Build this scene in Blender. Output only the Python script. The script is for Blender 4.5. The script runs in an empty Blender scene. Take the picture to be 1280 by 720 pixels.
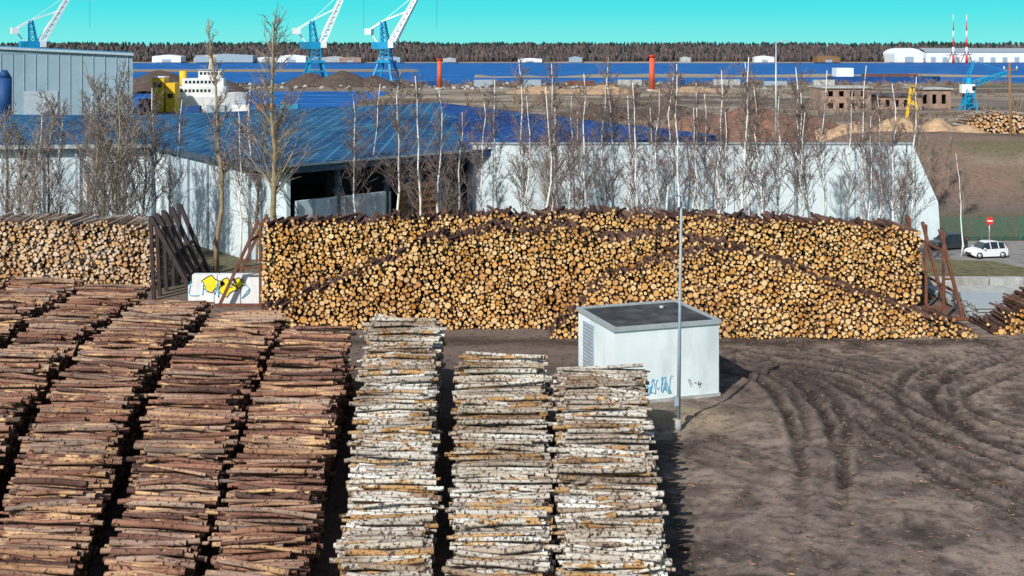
import bpy, math, random
import numpy as np
from mathutils import Vector, noise as mnoise
S = 4.0/3.0     # everything below is surveyed in 1.333 m units; scaled to metres at the end
random.seed(5); RNG = np.random.default_rng(5)
scene = bpy.context.scene
COL = scene.collection

# ------------------------------------------------------------------ materials
def newmat(name):
    m = bpy.data.materials.new(name); m.use_nodes = True
    nt = m.node_tree; b = nt.nodes['Principled BSDF']
    return m, nt, b
def N(nt, t, **kw):
    n = nt.nodes.new(t)
    for k, v in kw.items(): setattr(n, k, v)
    return n
def ramp(nt, stops, interp='LINEAR'):
    r = N(nt, 'ShaderNodeValToRGB'); cr = r.color_ramp; cr.interpolation = interp
    while len(cr.elements) < len(stops): cr.elements.new(0.5)
    for e, (p, c) in zip(cr.elements, stops):
        e.position = p; e.color = (c[0], c[1], c[2], 1)
    return r
def mixc(nt, a, b, f, mode='MIX'):
    m = N(nt, 'ShaderNodeMix', data_type='RGBA', blend_type=mode)
    for sock, v in ((m.inputs[0], f), (m.inputs[6], a), (m.inputs[7], b)):
        if isinstance(v, bpy.types.NodeSocket): nt.links.new(v, sock)
        elif isinstance(v, (int, float)): sock.default_value = v
        else: sock.default_value = (v[0], v[1], v[2], 1)
    return m.outputs[2]
def noise(nt, scale, detail=4, rough=.55, mapscale=None, coord='Object'):
    tc = N(nt, 'ShaderNodeTexCoord'); n = N(nt, 'ShaderNodeTexNoise')
    n.inputs['Scale'].default_value = scale; n.inputs['Detail'].default_value = detail
    n.inputs['Roughness'].default_value = rough
    if mapscale:
        mp = N(nt, 'ShaderNodeMapping'); mp.inputs['Scale'].default_value = mapscale
        nt.links.new(tc.outputs[coord], mp.inputs[0]); nt.links.new(mp.outputs[0], n.inputs['Vector'])
    else: nt.links.new(tc.outputs[coord], n.inputs['Vector'])
    return n
def bump(nt, b, src, strength=.3, dist=.05):
    bp = N(nt, 'ShaderNodeBump'); bp.inputs['Strength'].default_value = strength
    bp.inputs['Distance'].default_value = dist
    nt.links.new(src, bp.inputs['Height']); nt.links.new(bp.outputs[0], b.inputs['Normal'])
def simple(name, col, rough=.8, var=.25, scale=2., metal=0., dirt=None, mapscale=None, spec=.3, dthr=.5):
    m, nt, b = newmat(name)
    n = noise(nt, scale, 5, .6, mapscale)
    lo = [c*(1-var) for c in col]; hi = [min(1, c*(1+var)) for c in col]
    r = ramp(nt, [(.3, lo), (.7, hi)]); nt.links.new(n.outputs[0], r.inputs[0])
    out = r.outputs[0]
    if dirt:
        n2 = noise(nt, scale*.35, 6, .7, (1, 1, .3))
        r2 = ramp(nt, [(dthr, (0, 0, 0)), (dthr+.18, (1, 1, 1))]); nt.links.new(n2.outputs[0], r2.inputs[0])
        out = mixc(nt, out, dirt, r2.outputs[0])
    nt.links.new(out, b.inputs['Base Color'])
    b.inputs['Roughness'].default_value = rough; b.inputs['Metallic'].default_value = metal
    b.inputs['Specular IOR Level'].default_value = spec
    return m

def mat_bark(name, cols, patch, pthr=.6, dark=(.02, .013, .01), dthr=.62, mscale=(.5, 1, 1), big=None):
    m, nt, b = newmat(name)
    at = N(nt, 'ShaderNodeAttribute', attribute_name='logc'); sp = N(nt, 'ShaderNodeSeparateColor')
    nt.links.new(at.outputs['Color'], sp.inputs[0])
    k = len(cols); r = ramp(nt, [(i/(k-1), c) for i, c in enumerate(cols)])
    nt.links.new(sp.outputs[0], r.inputs[0]); out = r.outputs[0]
    n1 = noise(nt, 2.6, 3, .6, mscale)
    ad = N(nt, 'ShaderNodeMath', operation='MULTIPLY_ADD'); ad.inputs[1].default_value = .35
    nt.links.new(sp.outputs[1], ad.inputs[0]); nt.links.new(n1.outputs[0], ad.inputs[2])
    r1 = ramp(nt, [(pthr, (0, 0, 0)), (pthr+.06, (1, 1, 1))]); nt.links.new(ad.outputs[0], r1.inputs[0])
    out = mixc(nt, out, patch, r1.outputs[0])
    n2 = noise(nt, 9, 3, .7, (1, 1, 1))
    r2 = ramp(nt, [(dthr-.05, (0, 0, 0)), (dthr+.04, (1, 1, 1))]); nt.links.new(n2.outputs[0], r2.inputs[0])
    out = mixc(nt, out, dark, r2.outputs[0])
    n3 = noise(nt, .35, 3, .6); r3 = ramp(nt, [(.38, big or (.62, .55, .5)), (.6, (1, 1, 1))]); nt.links.new(n3.outputs[0], r3.inputs[0])
    out = mixc(nt, out, r3.outputs[0], 1., 'MULTIPLY')
    nt.links.new(out, b.inputs['Base Color']); b.inputs['Roughness'].default_value = .9
    b.inputs['Specular IOR Level'].default_value = .15
    bump(nt, b, n2.outputs[0], .5, .03)
    return m
def mat_end(name, cols, rim=(.3, .15, .06)):
    m, nt, b = newmat(name)
    at = N(nt, 'ShaderNodeAttribute', attribute_name='logc'); sp = N(nt, 'ShaderNodeSeparateColor')
    nt.links.new(at.outputs['Color'], sp.inputs[0])
    k = len(cols); r = ramp(nt, [(i/(k-1), c) for i, c in enumerate(cols)])
    nt.links.new(sp.outputs[0], r.inputs[0])
    n1 = noise(nt, 14, 3, .7); r1 = ramp(nt, [(.3, (.62, .55, .5)), (.6, (1, 1, 1))]); nt.links.new(n1.outputs[0], r1.inputs[0])
    out = mixc(nt, r.outputs[0], r1.outputs[0], 1., 'MULTIPLY')
    rr = ramp(nt, [(.88, (0, 0, 0)), (.98, (1, 1, 1))]); nt.links.new(sp.outputs[2], rr.inputs[0])
    out = mixc(nt, out, rim, rr.outputs[0])
    n3 = noise(nt, .45, 4, .6); r3 = ramp(nt, [(.36, (.74, .64, .55)), (.55, (1, 1, 1))]); nt.links.new(n3.outputs[0], r3.inputs[0])
    out = mixc(nt, out, r3.outputs[0], 1., 'MULTIPLY')
    nt.links.new(out, b.inputs['Base Color']); b.inputs['Roughness'].default_value = .85
    b.inputs['Specular IOR Level'].default_value = .2
    return m

M = {}
M['bark_pine'] = mat_bark('bark_pine', [(.10, .06, .05), (.22, .11, .08), (.34, .17, .11), (.36, .26, .2), (.46, .27, .16), (.2, .15, .13)], (.6, .38, .2), .82, dthr=.6, big=(.6, .55, .55))
M['bark_birch'] = mat_bark('bark_birch', [(.32, .27, .22), (.6, .57, .52), (.74, .73, .68), (.5, .46, .41), (.64, .6, .52), (.3, .2, .13)], (.5, .3, .13), .78, dark=(.07, .05, .04), dthr=.56, big=(.55, .47, .4))
M['bark_dark'] = mat_bark('bark_dark', [(.06, .038, .034), (.13, .075, .06), (.2, .115, .09)], (.26, .16, .1), .84)
M['bark_pale'] = mat_bark('bark_pale', [(.2, .15, .12), (.42, .37, .33), (.55, .5, .45), (.18, .12, .09)], (.4, .26, .15), .8)
M['end_orange'] = mat_end('end_orange', [(.6, .28, .075), (.82, .45, .14), (.88, .54, .2), (.9, .62, .28), (.92, .7, .4), (.7, .39, .15)])
M['end_pale'] = mat_end('end_pale', [(.6, .32, .14), (.84, .52, .25), (.8, .6, .4), (.78, .67, .55), (.6, .36, .18)])
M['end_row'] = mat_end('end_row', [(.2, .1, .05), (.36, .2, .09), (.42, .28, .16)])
M['end_row_shaded'] = mat_end('end_row_shaded', [(.05, .028, .018), (.11, .06, .03), (.16, .09, .045)], rim=(.03, .02, .015))  # pine row ends coloured darker, painting shade into the gaps between rows

# ------------------------------------------------------------------ mesh builder
class MB:
    def __init__(s): s.v = []; s.f = []; s.m = []; s.mats = []; s.sm = []
    def mi(s, m):
        m = M[m] if isinstance(m, str) else m
        if m not in s.mats: s.mats.append(m)
        return s.mats.index(m)
    def add(s, vs, fs, m, smooth=False):
        o = len(s.v); s.v += [tuple(v) for v in vs]; k = s.mi(m)
        for f in fs: s.f.append([i+o for i in f]); s.m.append(k); s.sm.append(smooth)
    def box(s, cx, cy, cz, sx, sy, sz, m, rz=0.):
        c, q = math.cos(rz), math.sin(rz); vs = []
        for dz in (-.5, .5):
            for dx, dy in ((-.5, -.5), (.5, -.5), (.5, .5), (-.5, .5)):
                x, y = dx*sx, dy*sy; vs.append((cx+x*c-y*q, cy+x*q+y*c, cz+dz*sz))
        s.add(vs, [(0, 3, 2, 1), (4, 5, 6, 7), (0, 1, 5, 4), (1, 2, 6, 5), (2, 3, 7, 6), (3, 0, 4, 7)], m)
    def tube(s, pts, rad, n, m, cap=True, smooth=True):
        pts = [Vector(p) for p in pts]; vs = []; k = len(pts)
        for i, p in enumerate(pts):
            d = (pts[min(i+1, k-1)]-pts[max(i-1, 0)])
            d = d.normalized() if d.length > 1e-9 else Vector((0, 0, 1))
            ref = Vector((0, 0, 1)) if abs(d.z) < .9 else Vector((1, 0, 0))
            u = d.cross(ref).normalized(); w = d.cross(u)
            for j in range(n):
                a = 2*math.pi*j/n + (math.pi/4 if n == 4 else 0); vs.append(p+(u*math.cos(a)+w*math.sin(a))*rad[i])
        fs = []
        for i in range(k-1):
            for j in range(n):
                a = i*n+j; b = i*n+(j+1) % n; fs.append((a, a+n, b+n, b))
        if cap: fs.append(tuple(range(n))); fs.append(tuple(range((k-1)*n, k*n))[::-1])
        s.add(vs, fs, m, smooth)
    def beam(s, p, q, w, m): s.tube([p, q], [w*.707, w*.707], 4, m, True, False)
    def cyl(s, p, q, r, m, r2=None, n=16): s.tube([p, q], [r, r if r2 is None else r2], n, m, True, True)
    def slab(s, pts, t, m, mside=None):
        n = len(pts); vs = [tuple(p) for p in pts]+[(p[0], p[1], p[2]-t) for p in pts]
        s.add(vs, [tuple(range(n))], m)
        s.add(vs, [tuple(range(n, 2*n))[::-1]]+[(i, i+n, (i+1) % n+n, (i+1) % n) for i in range(n)], mside or m)
    def wall(s, p, q, z0, z1p, z1q, t, m):
        p, q = Vector((p[0], p[1], 0)), Vector((q[0], q[1], 0)); d = (q-p).normalized(); nrm = Vector((-d.y, d.x, 0))*t
        vs = []
        for off in (Vector((0, 0, 0)), nrm):
            vs += [p+off+Vector((0, 0, z0)), q+off+Vector((0, 0, z0)), q+off+Vector((0, 0, z1q)), p+off+Vector((0, 0, z1p))]
        s.add(vs, [(0, 1, 2, 3), (7, 6, 5, 4), (0, 4, 5, 1), (1, 5, 6, 2), (2, 6, 7, 3), (3, 7, 4, 0)], m)
    def mesh(s, name):
        me = bpy.data.meshes.new(name); me.from_pydata(s.v, [], s.f)
        for m in s.mats: me.materials.append(m)
        me.polygons.foreach_set('material_index', s.m); me.polygons.foreach_set('use_smooth', s.sm); me.update()
        return me
    def obj(s, name, loc=(0, 0, 0), rz=0., sc=1., parent=None):
        return place(s.mesh(name), name, loc, rz, sc, parent)
def place(me, name, loc=(0, 0, 0), rz=0., sc=1., parent=None):
    o = bpy.data.objects.new(name, me); o.location = loc; o.rotation_euler = (0, 0, rz); o.scale = (sc, sc, sc)
    COL.objects.link(o)
    if parent: o.parent = parent
    return o
def empty(name, loc=(0, 0, 0), rz=0., sc=1.): return place(None, name, loc, rz, sc)

# ------------------------------------------------------------------ logs
def logs_obj(name, C, D, L, R, tone, mats, n=8, bend=.03):
    C = np.asarray(C, float); D = np.asarray(D, float); L = np.asarray(L, float); R = np.asarray(R, float); K = len(C)
    D /= np.linalg.norm(D, axis=1)[:, None]
    U = np.cross(D, [0, 0, 1.]); U /= np.linalg.norm(U, axis=1)[:, None]; V = np.cross(U, D)
    a = np.arange(n)*2*np.pi/n
    ca, sa = np.cos(a), np.sin(a)
    vs = np.zeros((K, 5*n+2, 3)); col = np.zeros((K, 5*n+2, 4)); col[..., 3] = 1
    col[..., 0] = tone[:, 0:1]; col[..., 1] = tone[:, 1:2]; col[..., 2] = .5
    taper = RNG.uniform(-.16, .16, K)
    bo = RNG.normal(0, bend, (K, 2))
    jit = 1+RNG.normal(0, .07, (K, n))
    def ring(t, mid):
        c = C+D*(L*t)[:, None]
        if mid: c = c+U*bo[:, :1]+V*bo[:, 1:]
        rr = (R*(1+taper*2*t))[:, None]*jit
        return c, c[:, None, :]+U[:, None, :]*(rr*ca)[..., None]+V[:, None, :]*(rr*sa)[..., None]
    for i, t in enumerate((-.5, 0, .5)):
        c, r = ring(t, i == 1); vs[:, i*n:(i+1)*n] = r
        if i == 0: vs[:, 3*n:4*n] = r; vs[:, 5*n] = c
        if i == 2: vs[:, 4*n:5*n] = r; vs[:, 5*n+1] = c
    col[:, 3*n:5*n, 2] = 1; col[:, 5*n:, 2] = 0
    loops = []; starts = []; mi = []; sm = []; p = 0
    for i in range(2):
        for j in range(n):
            A = i*n+j; B = i*n+(j+1) % n; loops += [A, B, B+n, A+n]; starts.append(p); p += 4; mi.append(0); sm.append(True)
    for j in range(n):
        loops += [5*n, 3*n+(j+1) % n, 3*n+j]; starts.append(p); p += 3; mi.append(1); sm.append(False)
    for j in range(n):
        loops += [5*n+1, 4*n+j, 4*n+(j+1) % n]; starts.append(p); p += 3; mi.append(1); sm.append(False)
    NV = 5*n+2; off = (np.arange(K)*NV)[:, None]
    LI = (np.array(loops)[None]+off).ravel(); ST = (np.array(starts)[None]+(np.arange(K)*p)[:, None]).ravel()
    me = bpy.data.meshes.new(name); me.vertices.add(K*NV); me.vertices.foreach_set('co', vs.ravel())
    me.loops.add(len(LI)); me.loops.foreach_set('vertex_index', LI.astype(np.int32))
    me.polygons.add(len(ST)); me.polygons.foreach_set('loop_start', ST.astype(np.int32))
    for m in mats: me.materials.append(M[m])
    me.polygons.foreach_set('material_index', np.tile(mi, K).astype(np.int32))
    me.polygons.foreach_set('use_smooth', np.tile(sm, K))
    at = me.attributes.new('logc', 'FLOAT_COLOR', 'POINT'); at.data.foreach_set('color', col.ravel())
    me.update(calc_edges=True); me.validate()
    return place(me, name)

def pack(x0, x1, top, classes=None):
    classes = classes or [(.175, .4), (.15, 2), (.128, 6), (.11, 18), (.092, 70), (.075, 150), (.058, 160), (.042, 130)]
    grid = {}; out = []; cs = .42; zm = max(top(x0+(x1-x0)*i/60) for i in range(61)); area = (x1-x0)*zm
    for r0, dens in classes:
        for _ in range(int(area*dens)):
            r = r0*random.uniform(.92, 1.1); x = random.uniform(x0, x1); z = random.uniform(r*.8, zm)
            if z+r > top(x): continue
            gx, gz = int(x//cs), int(z//cs); ok = True
            for a in (-1, 0, 1):
                for b in (-1, 0, 1):
                    for (X, Z, R) in grid.get((gx+a, gz+b), ()):
                        if (X-x)**2+(Z-z)**2 < (.91*(R+r))**2: ok = False; break
                    if not ok: break
                if not ok: break
            if ok: grid.setdefault((gx, gz), []).append((x, z, r)); out.append((x, z, r))
    return out
def prof(pts, amp=.1, ph=0.):
    xs = np.linspace(pts[0][0], pts[-1][0], 600)
    zs = np.interp(xs, [p[0] for p in pts], [p[1] for p in pts])
    zs = zs+np.array([amp*mnoise.noise((x*.5+ph, ph, 0))+amp*.6*mnoise.noise((x*2.2+ph, ph, 3)) for x in xs])
    return lambda x: float(np.interp(x, xs, zs))
def endpile(name, y, x0, x1, top, length, mats, classes=None, lean=0., jy=.1, loose=8, und=.3):
    P = np.array(pack(x0, x1, top, classes)); K = len(P)
    yj = RNG.normal(0, jy, K)+lean*P[:, 1]+und*np.array([mnoise.noise((p[0]*.45, p[1]*.5, y)) for p in P]); L = length+RNG.normal(0, .12, K)
    C = np.stack([P[:, 0], y+length/2+yj, P[:, 1]], 1)
    D = np.stack([RNG.normal(0, .018, K), np.ones(K), RNG.normal(0, .012, K)], 1)
    E = int((x1-x0)*loose); ex = RNG.uniform(x0+.3, x1-.3, E)
    ez0 = np.array([top(x) for x in ex]); ez = ez0-.02+RNG.uniform(-.05, .16, E)
    C = np.vstack([C, np.stack([ex, y+length/2+lean*ez0+RNG.normal(0, .35, E), ez], 1)])
    D = np.vstack([D, np.stack([RNG.normal(0, .16, E), np.ones(E), RNG.normal(0, .03, E)], 1)])
    L = np.concatenate([L, length*RNG.uniform(.7, 1, E)]); R = np.concatenate([P[:, 2], RNG.uniform(.05, .1, E)])
    tone = RNG.random((K+E, 2))
    return logs_obj(name, C, D, L, R, tone, mats, n=7, bend=.02)

endpile('log_stack', 69.2, -14.4, 23.5, prof([(-14.4, 4.7), (-8, 4.95), (0, 5.15), (6, 5.3), (12, 5.0), (18, 4.8), (23.5, 4.35)], .4, 1), 3.5, ['bark_dark', 'end_orange'])
endpile('log_stack', 64.0, -14.0, 16.5, prof([(-14.0, .4), (-12.7, .9), (-8, 2.8), (-4.2, 4.45), (-1, 4.85), (3, 4.8), (6.8, 4.3), (9, 4.6), (11.5, 4.3), (16.5, 1.6)], .5, 7), 3.0, ['bark_dark', 'end_orange'], lean=.38, loose=11, und=.7)
endpile('log_stack', 61.9, 2.0, 24.0, prof([(2, .2), (4, 1.8), (5.8, 3.0), (8.75, 3.95), (10.5, 4.2), (12.2, 4.1), (15, 3.25), (18, 2.2), (20.8, 1.2), (24, .12)], .42, 13), 2.4, ['bark_dark', 'end_orange'], lean=.42, loose=11, und=.7)
endpile('log_stack', 74.5, -46, -22.1, prof([(-46, 3.7), (-36, 3.9), (-30, 4.05), (-22, 3.7)], .35, 21), 4.2, ['bark_pale', 'end_pale'], loose=14)
endpile('log_stack', 62.8, 25.0, 36, prof([(25, .1), (27, 1.2), (29.5, 2.4), (36, 3)], .08, 31), 3.2, ['bark_dark', 'end_orange'])
endpile('log_stack', 190, 72, 84, prof([(72, 3.2), (75, 4.6), (84, 4.4)], .3, 41), 6, ['bark_pale', 'end_pale'], [(.3, 4), (.22, 12), (.16, 20)])

def hY(Y): return float(np.interp(Y, [22, 31, 50, 54, 62], [.8, 1.25, 3.05, 3.25, 3.3]))
def row(name, E, y0, y1, mats, seed, rr=(.05, .11), skew=0., hs=1., amp=.25, jy=.05, edge0=.13):
    rng = np.random.default_rng(seed)
    Ys = [e[0] for e in E]; XL = [e[1] for e in E]; XR = [e[2] for e in E]
    C = []; D = []; L = []; R = []
    k = 0; z = .09
    while z < 3.9:
        y = y0+(k % 2)*.09
        while y < y1:
            yy = y+rng.normal(0, .03)
            top = hY(yy)*hs+amp*mnoise.noise((yy*.55, seed*3.1, 0))+amp*.8*mnoise.noise((yy*1.7, seed, 5))
            top *= min(1, .35+(y1-yy)*.55)
            near = z > top-.5
            if z < top:
                xl = np.interp(yy, Ys, XL); xr = np.interp(yy, Ys, XR); w = xr-xl
                eo = .18*mnoise.noise((yy*.4, seed*7., z)); edge = edge0 if near else .08
                xl2 = xl+rng.normal(0, edge)+eo; xr2 = xr+rng.normal(0, edge)+eo
                r = rng.uniform(*rr) if near else rng.uniform(.08, .115)
                yaw = rng.normal(0, jy if near else .015)+skew+(.09*mnoise.noise((yy*.8, seed*2., 1)) if near else 0)
                if near and rng.random() < .1: yaw += rng.normal(0, .2)
                if near and rng.random() < .07: xr2 -= w*rng.uniform(.05, .4)
                C.append(((xl2+xr2)/2, yy, z+rng.normal(0, .05 if near else .012)))
                D.append((1, yaw, rng.normal(0, .026 if near else .004))); L.append(xr2-xl2); R.append(r)
            y += .16 if near else .2
        z += .16; k += 1
    K = len(C); tone = rng.random((K, 2))
    return logs_obj(name, C, D, L, R, tone, mats, n=6, bend=.05)
BB = ['bark_birch', 'end_row']; PB = ['bark_pine', 'end_row_shaded']
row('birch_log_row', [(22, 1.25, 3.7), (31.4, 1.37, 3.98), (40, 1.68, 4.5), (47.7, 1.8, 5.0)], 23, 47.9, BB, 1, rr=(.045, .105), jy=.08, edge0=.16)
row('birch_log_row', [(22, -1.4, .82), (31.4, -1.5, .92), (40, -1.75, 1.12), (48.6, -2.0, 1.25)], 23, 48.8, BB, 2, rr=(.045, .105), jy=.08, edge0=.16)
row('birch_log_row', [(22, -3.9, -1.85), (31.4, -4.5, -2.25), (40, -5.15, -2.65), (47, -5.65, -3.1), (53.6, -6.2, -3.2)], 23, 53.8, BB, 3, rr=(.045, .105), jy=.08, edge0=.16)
gA = [(22, -4.4), (31.3, -4.95), (39.1, -5.55), (47.2, -6.1), (52, -6.5), (60, -6.9)]
gB = [(22, -7.1), (31.3, -7.95), (38, -8.65), (44, -9.35), (49, -9.5), (54.5, -9.6), (60, -9.6)]
gC = [(22, -9.3), (31.3, -10.6), (37.4, -11.8), (43.2, -12.95), (47.2, -13.35), (52, -13.2), (60, -12.8)]
gD = [(22, -12.2), (31.3, -13.7), (40.4, -16.2), (44.8, -16.9), (49, -17.2), (52, -17.1), (60, -16.8)]
gE = [(22, -15.6), (31, -17.2), (40, -19.6), (47.7, -20.4), (54.5, -20.7), (60, -20.8)]
gF = [(22, -19), (31, -20.6), (40, -23), (48, -24), (60, -24.7)]
gG = [(22, -23), (40, -26.5), (48, -27.6), (60, -28.4)]
gH = [(22, -27), (40, -30), (60, -32)]
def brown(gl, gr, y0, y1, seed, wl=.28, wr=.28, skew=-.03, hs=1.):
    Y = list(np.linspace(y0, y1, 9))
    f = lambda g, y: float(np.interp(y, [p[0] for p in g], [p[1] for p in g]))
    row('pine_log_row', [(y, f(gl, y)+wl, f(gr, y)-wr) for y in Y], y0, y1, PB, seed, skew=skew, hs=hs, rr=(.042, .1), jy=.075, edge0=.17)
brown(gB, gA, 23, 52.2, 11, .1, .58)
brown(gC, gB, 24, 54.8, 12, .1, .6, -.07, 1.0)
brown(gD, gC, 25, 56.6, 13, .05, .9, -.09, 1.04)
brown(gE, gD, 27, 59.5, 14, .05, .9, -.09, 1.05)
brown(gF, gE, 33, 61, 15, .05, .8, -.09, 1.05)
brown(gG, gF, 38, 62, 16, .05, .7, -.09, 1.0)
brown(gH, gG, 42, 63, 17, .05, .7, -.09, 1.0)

# ------------------------------------------------------------------ ground
def ss(x, a, b):
    t = np.clip((x-a)/(b-a), 0, 1); return t*t*(3-2*t)
xs = np.concatenate([np.arange(-3000, -400, 200), np.arange(-400, -60, 12), np.arange(-60, 3, 1.5), np.arange(3, 32, .12), np.arange(32, 90, 1.5), np.arange(90, 500, 14), np.arange(500, 3001, 200)])
ys = np.concatenate([np.arange(-60, 27, 4), np.arange(27, 66, .14), np.arange(66, 200, 2), np.arange(200, 700, 6), np.arange(700, 1700, 25), np.arange(1700, 6500, 300)])
GX, GY = np.meshgrid(xs, ys)
def vnoise(x, y, sc, seed=0):
    r = np.random.default_rng(seed).random((256, 256)); x = x/sc+1000; y = y/sc+1000
    xi = np.floor(x).astype(int); yi = np.floor(y).astype(int); fx = x-xi; fy = y-yi; fx = fx*fx*(3-2*fx); fy = fy*fy*(3-2*fy)
    g = lambda a, b: r[a % 256, b % 256]
    return (g(xi, yi)*(1-fx)+g(xi+1, yi)*fx)*(1-fy)+(g(xi, yi+1)*(1-fx)+g(xi+1, yi+1)*fx)*fy
def fbm(x, y, sc, seed, n=4):
    o = 0; a = .5; t = 0
    for i in range(n): o = o+a*vnoise(x+13.7*i, y-7.3*i, sc/2**i, seed+i); t += a; a *= .6
    return o/t
near = (1-ss(GY, 66, 75))*ss(GX, 2, 5)*(1-ss(GX, 30, 34))*ss(GY, 24, 30)
Z = near*(.32*(fbm(GX, GY, 4, 1, 5)-.5)+.16*(fbm(GX, GY, .9, 3, 3)-.5))
tracks = []
def spl(pts, n=80):
    pts = [pts[0]]+pts+[pts[-1]]; out = []
    for i in range(1, len(pts)-2):
        p0, p1, p2, p3 = [np.array(p, float) for p in pts[i-1:i+3]]
        for t in np.linspace(0, 1, n//(len(pts)-3)):
            out.append(.5*((2*p1)+(-p0+p2)*t+(2*p0-5*p1+4*p2-p3)*t*t+(-p0+3*p1-3*p2+p3)*t**3))
    return np.array(out)
base = [
 [(9.2, 57.5), (12.1, 56.7), (13.7, 54.9), (14.4, 51.1), (14.6, 46.9), (15.3, 42.5), (16.5, 38.8), (18.5, 34), (22, 28)],
 [(10.4, 56), (12, 54), (12.1, 50), (11.5, 45.5), (10.4, 40.2), (8.4, 34), (7, 27)],
 [(28, 61), (21.5, 57.7), (18.2, 53.6), (17, 50), (17.5, 46.9), (19.2, 45), (26, 42)],
 [(30, 63), (24, 57), (19.6, 53.2), (18.6, 50.3), (19, 48), (21, 46.5), (28, 44)],
 [(8, 60.5), (14, 59.5), (20, 56), (26, 50), (31, 44)],
 [(11, 58), (15.0, 54.5), (16.4, 49), (18.5, 44), (22, 40), (30, 35)],
 [(10, 59), (13, 57.8), (16.5, 54.5), (18, 49), (19.3, 43), (23, 38), (30, 31)],
 [(7, 44.5), (9.5, 42), (14, 39.5), (20, 37.5), (30, 36)]]
wts = [1, 1, .8, .75, .6, .9, .7, .5]
for b_, w_ in zip(base, wts):
    c = spl(b_); d = np.gradient(c, axis=0); nrm = np.stack([-d[:, 1], d[:, 0]], 1); nrm /= np.linalg.norm(nrm, axis=1)[:, None]+1e-9
    for k in range(3 if w_ > .7 else 1):
        sh = random.uniform(-.9, .9)*np.sin(np.linspace(random.uniform(0, 3), random.uniform(3, 6), len(c)))[:, None] if k else 0
        for side in (-.75, .75): tracks.append((c+nrm*(side+sh), w_*random.uniform(.6, 1)))
sel = (near > .01); px = GX[sel]; py = GY[sel]; acc = np.zeros(len(px)); rut = np.zeros(len(px)); wide = np.zeros(len(px)); berm = np.zeros(len(px))
wx = px+.25*(vnoise(px, py, .9, 51)-.5); wy = py+.25*(vnoise(px, py, .9, 52)-.5)
for ti, (c, w_) in enumerate(tracks):
    dm = np.full(len(px), 1e9)
    for i in range(len(c)): dm = np.minimum(dm, (wx-c[i, 0])**2+(wy-c[i, 1])**2)
    dm = np.sqrt(dm); fade = ss(vnoise(px+ti*31, py, 5, 60), .1, .5)*(.3+.7*ss(py, 34, 46)); ww = w_*fade
    g = np.exp(-(dm/.21)**2)*ww; rut = np.maximum(rut, g); acc = 1-(1-acc)*(1-.85*g)
    wide = np.maximum(wide, ww*np.exp(-(dm/.8)**2)); berm = np.maximum(berm, ww*np.exp(-((dm-.38)/.13)**2))
Z[sel] -= .22*rut*(.6+.8*vnoise(px, py, .5, 9)); Z[sel] += .12*np.clip(berm-rut, 0, 1)*(.3+1.2*vnoise(px, py, .4, 19))
bank = 4.3*ss(GY, 108, 136)*ss(GX, 35, 44)*(1-ss(GY, 150, 178)*.9)*(1-ss(GX, 200, 300))
Z += bank+bank*.2*(fbm(GX, GY, 10, 4)-.5)
sea = ss(GY, 500, 508)*(1-ss(GY, 1235, 1260)); sea = np.maximum(sea, ss(GY, 285, 300)*(1-ss(GX, -48, -40))*ss(GX, -240, -230)*(1-ss(GY, 420, 440)))
Z -= 3*sea
bw = np.exp(-((GY-640-.05*GX)/7)**2)*(GX > -20)*(GX < 330); Z += bw*3.6*(.85+.3*vnoise(GX, GY, 9, 6))
bw2 = np.exp(-((GY-800)/20)**2)*(GX < -60)*(GX > -700); Z += bw2*3.9
hill = 15*ss(GY, 1275, 1560)*(.8+.4*vnoise(GX, GY, 260, 8)); Z += hill
hump = np.exp(-(((GX-6.9)/2.2)**2+((GY-48.4)/1.2)**2)); Z += .22*hump
G = np.zeros(GX.shape+(4,)); G[..., 3] = 1
def paint(c, w):
    for i in range(3): G[..., i] = G[..., i]*(1-w)+c[i]*w
one = np.ones_like(GX)
paint((.195, .15, .128), one)
F1 = fbm(GX, GY, 5, 12, 6); F2 = fbm(GX, GY*1.0, 1.6, 72, 5); F3 = fbm(GX*.4+GY*.25, GY, 1.2, 82, 5); F4 = fbm(GX, GY, .55, 92, 3)
paint((.3, .235, .2), ss(F1, .5, .66)*.75*near); paint((.095, .072, .06), ss(1-F1, .5, .64)*.75*near)
paint((.38, .3, .245), ss(F2, .55, .68)*.6*near); paint((.07, .052, .044), ss(1-F2, .54, .68)*.6*near)
paint((.4, .32, .26), ss(F3, .58, .7)*.55*near); paint((.08, .06, .05), ss(1-F4, .6, .75)*.6*near); paint((.42, .34, .28), ss(F4, .62, .78)*.5*near)
mk = np.zeros_like(GX); mk[sel] = np.clip(acc*.95+wide*.4, 0, 1)*(.6+.55*vnoise(px, py, .6, 14)); paint((.042, .032, .028), np.clip(mk, 0, .94))
mk[:] = 0; mk[sel] = np.clip(berm-rut-.05, 0, 1)*.6; paint((.33, .27, .225), mk)
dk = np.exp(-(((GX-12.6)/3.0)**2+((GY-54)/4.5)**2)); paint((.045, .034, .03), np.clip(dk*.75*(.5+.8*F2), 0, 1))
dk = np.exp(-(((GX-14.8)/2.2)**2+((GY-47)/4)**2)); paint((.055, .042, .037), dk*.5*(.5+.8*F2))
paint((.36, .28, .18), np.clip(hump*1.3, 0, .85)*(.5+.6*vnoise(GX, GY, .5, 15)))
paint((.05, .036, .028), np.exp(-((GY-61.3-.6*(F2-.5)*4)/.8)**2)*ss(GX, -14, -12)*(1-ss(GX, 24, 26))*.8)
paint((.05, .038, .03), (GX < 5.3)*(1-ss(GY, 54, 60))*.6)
paint((.14, .13, .08), ss(GY, 70, 78)*(1-ss(GY, 104, 112)))
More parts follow.
